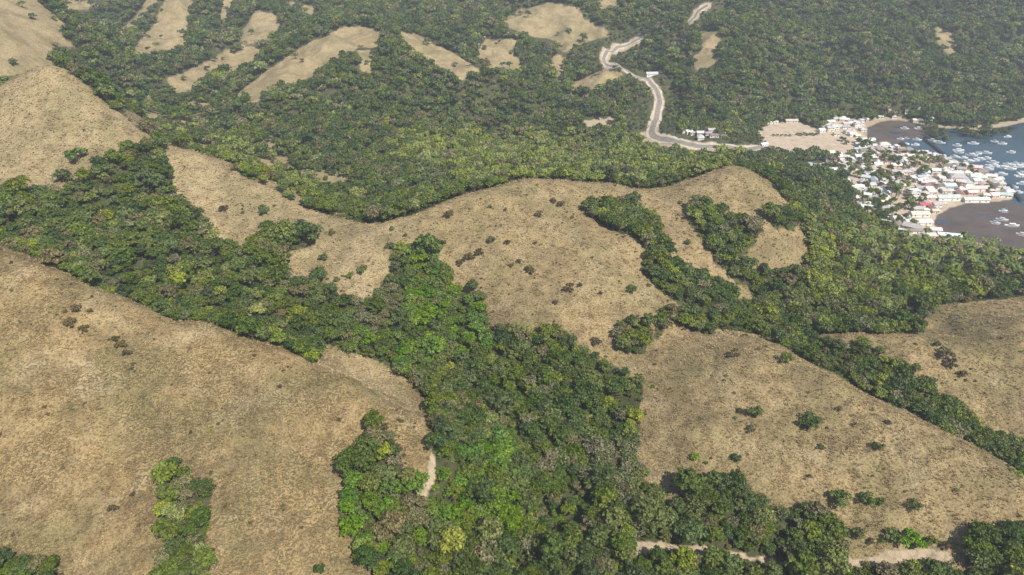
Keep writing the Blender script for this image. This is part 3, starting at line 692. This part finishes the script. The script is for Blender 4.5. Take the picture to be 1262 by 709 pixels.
pick = np.where(c == 0, np.select([rr < .4, rr < .65, rr < .85], [0, 2, 4], 6), np.select([rr < .22, rr < .35], [0, 2], 6)) + rng.integers(0, 2, n)
sc = rng.uniform(.45, 1.25, n) * np.where(c == 0, 1.05, .62)
scatter('undergrowth', np.c_[p, z], np.c_[rng.normal(0, .1, (n, 2)), rng.uniform(0, 6.28, n)], np.c_[sc, sc, sc * rng.uniform(.6, 1.0, n)], pick, [q[2] for q in SHR],
        'low green and brown scrub under the trees and along the wood edges', 'undergrowth')

# ------------------------------------------------------------------ dry grass tufts
p = []
for y0, y1, sp in ((140, 235, .80), (235, 345, .95), (345, 520, 1.5)):
    q = jgrid(y0, y1, sp); p.append(np.c_[q, np.full(len(q), sp)])
p = np.vstack(p); z = H(p[:, 0], p[:, 1]); u, v, d = project(p[:, 0], p[:, 1], z)
k = (u > -60) & (u < 1320) & (v < 770) & (v > 0); p, z = p[k], z[k]
c = cover(p[:, 0], p[:, 1], z, 1.0)[0]
n1 = fbm(p[:, 0] / 6, p[:, 1] / 6, 3)
k = (c == 1) & (rng.random(len(p)) < .42 + .75 * n1); p, z = p[k], z[k]
k = visible(p[:, 0], p[:, 1], z, 1.0); p, z = p[k], z[k]; n = len(p)
sc = rng.uniform(.6, 1.35, n) * np.where(p[:, 2] > 1.2, 1.35, 1.0)
scatter('dry_grass', np.c_[p[:, :2], z], np.c_[rng.normal(0, .12, (n, 2)), rng.uniform(0, 6.28, n)], np.c_[sc, sc, sc * rng.uniform(.55, 1.0, n)], rng.integers(0, 4, n), TUFT,
        'dry straw coloured grass tufts covering the hills', 'grass', woody(p[:, 0], p[:, 1], WARM))
print('trees', len(T), 'tufts', n)

# ------------------------------------------------------------------ road with pale verges
M['asphalt'] = simple('worn_road', (.21, .185, .155), .9, .2, .3, .4)
M['verge'] = simple('pale_gravel_verge', (.50, .43, .34), .95, .1, .3, .6)
def strip(line, w0, w1, lift, name, mat, parent, n=3):
    d = np.gradient(line, axis=0); d /= np.linalg.norm(d, axis=1)[:, None]; nr = np.c_[-d[:, 1], d[:, 0]]
    v = []; f = []
    for i in range(len(line)):
        for j in range(n):
            t = j / (n - 1); w = w0[i] * (1 - t) + w1[i] * t; q = line[i] + nr[i] * w; v.append((q[0], q[1], float(H(q[0], q[1])) + lift))
    for i in range(len(line) - 1):
        for j in range(n - 1): a = i * n + j; f.append((a, a + n, a + n + 1, a + 1))
    return link(name, mesh(name, v, f, mat), parent)
rl0 = smooth_line(ROADL[::3], 6); tt0 = np.linspace(0, 1, len(rl0)); ru, rv, _d = project(rl0[:, 0], rl0[:, 1], H(rl0[:, 0], rl0[:, 1]))
rd_o = link('road', None); tag(rd_o, kind='structure')
for sel in (ru < 800) | (rv > 60), (ru > 840) & (rv < 40):
    rl = rl0[sel]; tt = tt0[sel]; nr_ = len(rl)
    hw = np.interp(tt, [0, .46, .54, .80, .9, 1], [2.0, 2.3, 3.4, 3.8, 3.0, 3.0]); vw = np.interp(tt, [0, .46, .54, .8, 1], [1.6, 2.2, 3.0, 3.0, 2.5])
    vn = fbm(np.arange(nr_) / 4.0, np.zeros(nr_) + hw[0], 3) * 2.8; vn2 = fbm(np.arange(nr_) / 4.0, np.zeros(nr_) + 9, 3) * 2.8
    strip(rl, -hw, hw, .40, 'road_surface', M['asphalt'], rd_o, 5)
    strip(rl, -hw - vw - vn, -hw + .3, .34, 'verge', M['verge'], rd_o); strip(rl, hw - .3, hw + vw + vn2, .34, 'verge', M['verge'], rd_o)

# ------------------------------------------------------------------ houses
def roof_mat(name, c, rough=.45):
    m, nt = new_mat(name); k = NT(nt); pos = k.n('ShaderNodeTexCoord').outputs['Object']
    n = k.noise(pos, .9, 5); wv = k.n('ShaderNodeTexWave'); wv.wave_type = 'BANDS'; wv.bands_direction = 'X'; wv.inputs['Scale'].default_value = 2.2; k.l(pos, wv.inputs[0])
    cc = k.ramp(n, [(.32, tuple(q * .62 for q in c)), (.5, c), (.75, tuple(min(.85, q * 1.08) for q in c))])
    oi = k.n('ShaderNodeObjectInfo').outputs['Random']
    hs = k.n('ShaderNodeHueSaturation'); k.l(cc, hs.inputs['Color']); k.l(k.math('MULTIPLY_ADD', oi, .4, .72), hs.inputs['Value'])
    k.out(k.bsdf(hs.outputs[0], rough, .4, k.bump(wv.outputs['Fac'], .4, .06))); return m
ROOFS = [('white', (.64, .61, .57)), ('pale grey', (.40, .38, .365)), ('silvery blue', (.48, .53, .57)), ('mint green', (.54, .60, .55)), ('dusty pink', (.56, .45, .42)), ('rust red', (.32, .165, .135)), ('brown', (.22, .17, .135)), ('cream', (.64, .57, .47)), ('bright red', (.46, .08, .08))]
RM = [roof_mat(n.replace(' ', '_') + '_roof_sheet', c) for n, c in ROOFS]
WM = [simple(n + '_wall_plaster', c, .85, .2, .15, .8) for n, c in (('white', (.72, .69, .64)), ('cream', (.62, .53, .40)), ('pink', (.60, .42, .37)), ('blue', (.42, .52, .60)))]
M['opening'] = simple('dark_window_glass', (.035, .035, .035), .25, .5, .2); M['door'] = simple('wooden_door', (.12, .07, .045), .7)
_hc = {}
def cached(key, fn):
    if key not in _hc: _hc[key] = fn()
    return _hc[key]
def wall_mesh(L, W, h, wi):
    m = MB(); n = 0; a, b = L / 2, W / 2; r = h + W * .24
    v = [(-a,-b,-.8),(a,-b,-.8),(a,b,-.8),(-a,b,-.8),(-a,-b,h),(a,-b,h),(a,b,h),(-a,b,h),(-a,0,r),(a,0,r)]
    return mesh('wall', v, [(0,1,5,4),(1,2,6,9,5),(2,3,7,6),(3,0,4,8,7)], WM[wi])
def roof_mesh(L, W, h, ri, hip):
    a, b = L / 2 + .55, W / 2 + .6; ov = .24 * .6; z0 = h - ov; r = h + W * .24; t = .14; e = a - (W * .42 if hip else 0)
    v = [(-a,-b,z0),(a,-b,z0),(a,b,z0),(-a,b,z0),(-e,0,r),(e,0,r)]; v += [(x, y, z + t) for x, y, z in v]
    f = [(6,7,11,10),(8,9,10,11),(0,4,5,1),(2,5,4,3),(0,1,7,6),(2,3,9,8),(3,0,6,9) ,(1,2,8,7)]
    f += [(9,6,10),(7,8,11)] if hip else [(6,10,9),(7,8,11)]
    return mesh('roof', v, f, RM[ri])
BOXM = {}
def panel(w, d, h, mat, nm): return cached((nm, w, d, h), lambda: MB().box((0, 0, 0), (w, d, h)).mesh(nm, mat))
def house(x, y, L, W, h, rz, wi, ri, hip, label, group):
    z = float(H(x, y)); e = link('house', None); e.location = (x, y, z); e.rotation_euler = (0, 0, rz); e.empty_display_size = .5
    link('wall', cached(('w', L, W, h, wi), lambda: wall_mesh(L, W, h, wi)), e)
    link('roof', cached(('r', L, W, h, ri, hip), lambda: roof_mesh(L, W, h, ri, hip)), e)
    d = link('door', panel(.95, .08, 2.0, M['door'], 'door'), e); d.location = (L * .1, -W / 2 - .03, 1.0)
    for sx in (-.32, .34):
        w = link('window', panel(1.2, .08, 1.0, M['opening'], 'window'), e); w.location = (L * sx, -W / 2 - .03, 1.6)
        if h > 4: w = link('window', panel(1.2, .08, 1.0, M['opening'], 'window'), e); w.location = (L * sx, -W / 2 - .03, 4.2)
    return tag(e, label, 'house', group)
HP = []
def free(x, y, r):
    for a, b, q in HP:
        if (a - x) ** 2 + (b - y) ** 2 < (r + q) ** 2: return False
    return True
GREENS = [[atZ(u, v, 2)[:2] for u, v in q] for q in ([(1112,202),(1125,198),(1155,200),(1165,210),(1140,214),(1118,210)],[(1098,238),(1118,232),(1124,255),(1112,268),(1090,262)],[(1040,212),(1056,208),(1062,222),(1048,232)],[(1075,216),(1088,212),(1094,222),(1082,226)])]
def add_house(u, v, L, W, h, deg, wi, ri, hip, label, group=None):
    x, y, _ = ground(u, v) if v < 140 else atZ(u, v, 3.5); HP.append((x, y, max(L, W) * .42)); house(x, y, L, W, h, R(deg), wi, ri, hip, label, group)
add_house(1109,287,14,11,3.4,-38,0,2,False,'large house with silvery blue roof beside the coconut palms, next to a grey one')
add_house(1124,279,15,10,3.2,-38,1,1,False,'large house with pale grey roof beside the coconut palms')
add_house(1137,273,16,8,3.2,4,0,0,False,'broad white roofed hall at the corner of the mud bay')
add_house(1133,263,18,8,3.0,2,0,7,False,'long cream roofed hall above the mud bay')
add_house(1128,284,13,5,2.8,2,0,6,False,'long low brown roofed shed at the edge of the mud bay')
add_house(1170,289,20,7,2.8,-14,0,3,False,'long mint roofed shed on the shore among coconut palms')
add_house(1143,229,11,8,3.2,8,2,5,True,'large rust red roofed house in the middle of the village')
add_house(1140,252,11,5,3.0,2,0,8,False,'bright red roofed house above the mud bay')
add_house(1168,243,24,9,3.2,3,0,3,False,'very long mint green roofed hall by the mud bay')
add_house(1169,230,13,8,3.6,5,3,2,False,'blue walled house with silvery blue roof in the village')
add_house(1180,220,18,13,4.2,-12,0,1,True,'broad grey hip roofed hall in the seaward half of the village')
add_house(1203,232,26,8,3.2,2,0,4,False,'very long dusty pink roofed hall near the tip of the spit')
add_house(1203,245,26,7,3.0,1,0,0,False,'very long white roofed hall on the mud bay side of the spit')
add_house(1205,219,16,9,3.4,-18,0,3,False,'mint roofed hall near the boats at the tip of the spit')
add_house(1196,206,22,8,3.2,-20,2,4,False,'long dusty pink roofed hall facing the moored boats')
add_house(1150,243,17,7,3.0,4,2,4,False,'long dusty pink roofed hall beside a mint hall')
add_house(1070,172,16,7,3.2,2,0,0,False,'long white school building at the head of the village')
add_house(1071,180,18,7,3.2,2,2,0,False,'long white roofed school building with pink walls')
add_house(1089,178,14,10,3.4,5,0,7,True,'large cream hip roofed house near the brown shore')
add_house(1017,190,20,7,3.2,3,1,7,False,'long cream building at the edge of the bare field')
add_house(1033,191,7,6,3.0,3,0,0,False,'small white house beside the long cream building')
add_house(1003,205,15,9,3.2,-40,0,2,False,'silvery blue roofed house in the trees below the bare field')
add_house(1016,209,14,9,3.2,-38,0,3,False,'mint roofed house in the trees below the bare field')
add_house(1041,205,11,8,3.0,-10,1,7,False,'cream roofed house in the trees between field and village')
add_house(1058,263,14,9,3.2,-20,0,0,False,'lone white roofed house at the wooded edge of the village')
add_house(1083,250,11,6,3.0,2,1,7,False,'cream roofed house beside trees on the landward side')
add_house(803,94,17,9,4.0,5,0,0,False,'white building beside the bend of the hill road')
add_house(941,180,9,6,3.0,20,0,0,False,'small white house at the landward corner of the bare field')
add_house(951,152,15,7,3.0,4,1,0,False,'white house behind the bare field under the forest')
add_house(975,150,17,7,3.0,4,1,7,False,'long cream house behind the bare field under the forest')
SHADE = {0:'white',1:'cream',2:'pink',3:'pale blue'}
sizes = [(7,5.5,2.8),(9,6.5,3.0),(11,7,3.0),(8.5,7.5,3.2),(13,7,3.0),(6,5,2.7),(9,7,5.4)]
VA = np.array(VILL); FA = np.array(FIELD)
def fill(poly, n, wood=False, where=None, tries=6000):
    P_ = np.array(poly); lo = P_.min(0); hi = P_.max(0); got = 0
    for _ in range(tries):
        if got >= n: break
        x, y = lo + rng.random(2) * (hi - lo); X, Y_ = np.array([x]), np.array([y])
        if not inpoly(X, Y_, poly)[0] or inpoly(X, Y_, COAST)[0]: continue
        if any(inpoly(X, Y_, g_)[0] for g_ in GREENS): continue
        dc = float(polydist(X, Y_, COAST)[0])
        if dc < 5: continue
        L, W, h = sizes[int(rng.choice(len(sizes), p=[.22,.24,.14,.16,.06,.12,.06]))]
        if not free(x, y, max(L, W) * .42): continue
        HP.append((x, y, max(L, W) * .42)); got += 1
        ri = int(rng.choice(9, p=[.30,.22,.07,.07,.13,.035,.075,.10,.0])); wi = int(rng.choice(4, p=[.5,.25,.15,.1])); hip = bool(rng.random() < .3)
        wh = where or ('on the shore of the village spit' if dc < 16 else 'among the packed village houses' if polydist(X, Y_, VILL)[0] > 22 else 'at the wooded edge of the village')
        sz = 'two storey' if h > 4 else 'tiny' if L < 7 else 'small' if L < 9 else 'mid sized' if L < 12 else 'long'
        nm = ROOFS[ri][0] + (' hip' if hip else ' gable'); 
        house(x, y, L, W, h, R(rng.choice([0, 0, 90, -14, 8]) + rng.normal() * 7), wi, ri, hip, f'{sz} {SHADE[wi]} house, {nm} roof, {wh}'.replace('pale blue', 'blue'), 'houses ' + wh)
fill(VILL, 205)
fill([atZ(u, v, 6)[:2] for u, v in ((838,171),(860,169),(895,176),(892,182),(860,180))], 12, where='beside the road before the bay')
fill(SIDE, 26, where='between the bare field and the brown shore')
fill([atZ(u, v, 4)[:2] for u, v in ((1080,146),(1090,136),(1145,140),(1150,150),(1115,147))], 9, where='behind the far beach under the forest')

# ------------------------------------------------------------------ jetties
M['jetty'] = simple('dark_weathered_timber', (.045, .040, .038), .85, .2, .3); M['wood'] = simple('bamboo_pole', (.30, .24, .16), .8)
def jetty(u0, v0, u1, v1, w, label):
    a = np.array(atZ(u0, v0, 1.6)); b = np.array(atZ(u1, v1, 1.6)); L = np.linalg.norm(b - a); e = link('jetty', None); e.location = (*((a + b) / 2)[:2], 0)
    e.rotation_euler = (0, 0, math.atan2(b[1] - a[1], b[0] - a[0]))
    link('deck', MB().box((0, 0, 1.6), (L, w, .3)).mesh('deck', M['jetty']), e)
    pm = MB().tube([(0, 0, -3), (0, 0, 1.45)], [.18, .18], 6).mesh('pile', M['jetty'])
    for i in range(int(L / 8) + 1):
        for sy in (-1, 1):
            p_ = link('pile', pm, e); p_.location = (-L / 2 + .5 + i * 8, sy * (w / 2 - .25), 0)
    rm = MB()
    for sy in (-1, 1): rm.box((0, sy * (w / 2 - .1), 2.5), (L - .4, .08, .1))
    link('railing', rm.mesh('railing', M['jetty']), e)
    tag(e, label, 'jetty', None)
jetty(1140, 171, 1172, 196, 3.4, 'long dark jetty running out from the village into the bay')
jetty(1243, 227, 1259, 247, 3.0, 'short dark jetty at the tip of the village spit')

# ------------------------------------------------------------------ outrigger boats
M['boat_white'] = simple('white_boat_paint', (.80, .80, .79), .4, .5, .12, .5); M['boat_blue'] = simple('blue_boat_paint', (.20, .34, .46), .4, .5, .15, .5)
M['boat_dark'] = simple('dark_boat_hull', (.06, .05, .045), .6, .3, .2, .5); M['canvas'] = simple('pale_canvas', (.66, .68, .68), .8)
def hull_mesh(L, mat):
    st = np.linspace(-1, 1, 9); v = []; f = []
    for t in st:
        b = .85 * (1 - abs(t) ** 2.4) + .03; sh = .75 + .75 * abs(t) ** 3
        for yy, zz in ((-b, sh), (-b * .7, .12), (0, -.25 + .5 * abs(t) ** 3), (b * .7, .12), (b, sh), (b * .8, sh - .25), (-b * .8, sh - .25)): v.append((t * L / 2, yy, zz))
    for i in range(8):
        for j in range(7):
            a = i * 7 + j; c = i * 7 + (j + 1) % 7; f.append((a, c, c + 7, a + 7))
    return mesh('hull', v, f, mat, None, False)
def boat_meshes(L, hullm, roofm):
    o = MB().tube([(-L * .40, 0, .35), (-L * .2, 0, .1), (L * .25, 0, .1), (L * .44, 0, .5)], [.10, .13, .13, .08], 6).mesh('outrigger', M['boat_white'])
    c = MB().tube([(0, -2.7, .2), (0, -1.4, 1.1), (0, 0, 1.25), (0, 1.4, 1.1), (0, 2.7, .2)], [.08, .09, .1, .09, .08], 5).mesh('crossbeam', M['boat_white'])
    cb = MB(); cb.box((0, 0, 2.35), (L * .42, 2.1, .12))
    cv = cb.mesh('canopy', roofm); cp = MB()
    for sx in (-1, 1):
        for sy in (-1, 1): cp.box((sx * L * .19, sy * .75, 1.55), (.09, .09, 1.6))
    dk = MB().box((0, 0, .98), (L * .34, 2.6, .1)).mesh('deck', M['canvas'])
    return dict(hull=hull_mesh(L, hullm), outrigger=o, crossbeam=c, canopy=cv, posts=cp.mesh('canopy_post', M['boat_white']), deck=dk)
BK = [(boat_meshes(11, M['boat_white'], M['canvas']), 'white', 11), (boat_meshes(14, M['boat_white'], M['boat_white']), 'big white', 14), (boat_meshes(9, M['boat_white'], M['boat_blue']), 'small blue topped', 9), (boat_meshes(9, M['boat_dark'], M['boat_dark']), 'dark hulled', 9)]
boats = [(1100 + a / 7.09, 120 + b / 7.09, k) for a, b, k in ((105,272,0),(225,272,0),(70,365,2),(115,355,3),(215,370,0),(115,408,2),(200,415,0),(410,395,1),(345,375,0),(565,420,0),(705,403,1),(575,462,1),(580,480,0),(690,505,1),(740,492,0),(815,485,1),(760,540,1),(820,532,0),(890,385,2),(960,405,0),(1005,345,0),(1035,480,0),(875,568,1),(830,605,1),(900,600,0),(965,610,1),(1030,625,1),(1050,600,1),(1110,605,1),(1000,582,2),(950,670,1),(1120,685,1),(1130,660,0),(620,530,0),(670,557,1),(725,552,0),(545,520,0),(1070,575,2),(1135,590,0))]
boats += [(1130 + a / 6.447, 190 + b / 6.447, k) for a, b, k in ((835,177,1),(835,232,1),(800,302,0),(675,520,0),(620,547,2),(755,568,1),(838,640,0),(685,452,2),(560,118,1),(610,85,0),(840,150,0),(770,262,2))]
for u, v, kd in boats:
    x, y, _ = atZ(u, v, .4); X, Y_ = np.array([x]), np.array([y]); z = max(float(H(x, y)), -.05)
    bm, nm, L = BK[kd]; e = link('outrigger_boat', None); e.location = (x, y, z + .05); e.rotation_euler = (0, 0, R(float(rng.normal() * 12)) - R(8) + (math.pi if rng.random() < .5 else 0)); e.empty_display_size = .5
    link('hull', bm['hull'], e); link('deck', bm['deck'], e); cv = link('canopy', bm['canopy'], e); link('canopy_posts', bm['posts'], cv)
    for sy in (-1, 1): q = link('outrigger', bm['outrigger'], e); q.location = (0, 2.7 * sy, 0)
    for sx in (-.26, 0, .26): q = link('crossbeam', bm['crossbeam'], e); q.location = (sx * L, 0, 0)
    onmud = any(inpoly(X, Y_, m_)[0] for m_ in MUD)
    near = polydist(X, Y_, COAST)[0] < 45
    wh = ('resting on the brown mud of the near bay' if y < 800 else 'resting on the brown mud by the far beach') if onmud else 'moored close to the village spit' if near and y < 900 else 'floating on the open blue bay'
    tag(e, f'{nm} outrigger boat {wh}', 'boat', f'{nm} boats {wh}')

# ------------------------------------------------------------------ coconut palms
n = 0
for poly, cnt, wh, gr in (([(1120,300),(1190,298),(1262,322),(1300,335),(1290,362),(1180,345),(1110,335)], 190, 'in the grove behind the brown mud shore', 'grove palms'),
                      ([(1040,292),(1120,300),(1110,335),(1030,330)], 40, 'at the landward end of the grove below the village', 'landward palms'),
                      ([(1090,236),(1122,232),(1124,258),(1112,268),(1088,262)], 14, 'in the tree clump inside the village', 'village palms'), ([(1112,202),(1160,200),(1165,210),(1120,212)], 12, 'in the long tree clump in the middle of the village', 'mid village palms')):
    P_ = np.array([ground(u, v)[:2] for u, v in poly]); lo = P_.min(0); hi = P_.max(0); got = 0
    for _ in range(4000):
        if got >= cnt: break
        x, y = lo + rng.random(2) * (hi - lo); X, Y_ = np.array([x]), np.array([y])
        if not inpoly(X, Y_, P_)[0] or inpoly(X, Y_, COAST)[0] or polydist(X, Y_, COAST)[0] < 13 or not free(x, y, 1.5): continue
        got += 1; q = int(rng.integers(3)); fr, tk = PALM[q]; s_ = rng.uniform(1.15, 1.55)
        plant('coconut_palm', (('trunk', tk), ('fronds', fr)), x, y, float(H(x, y)), rng.uniform(0, 6.28), s_, s_, ('tall', 'very tall', 'short')[q] + ' coconut palm ' + wh, 'palm', ('tall', 'very tall', 'short')[q] + ' ' + gr)

# ------------------------------------------------------------------ air
hm, hnt = new_mat('haze_air'); hv = hnt.nodes.new('ShaderNodeVolumePrincipled'); ho = hnt.nodes.new('ShaderNodeOutputMaterial')
hv.inputs['Color'].default_value = (.86, .93, 1.0, 1); hv.inputs['Density'].default_value = 0.00013; hv.inputs['Anisotropy'].default_value = .1
hnt.links.new(hv.outputs[0], ho.inputs['Volume'])
z0, z1 = float(GZ.min()) - 1.2, max(float(GZ.max()), CAM_Z) + 14
hb = MB().box((0, 1345, (z0 + z1) / 2), (5200, 2830, z1 - z0)).mesh('haze', hm)
tag(link('haze', hb), 'thin pale haze in the air over hills and bay', 'haze', None, 'stuff')
print('houses', len(HP), 'boats', len(boats))
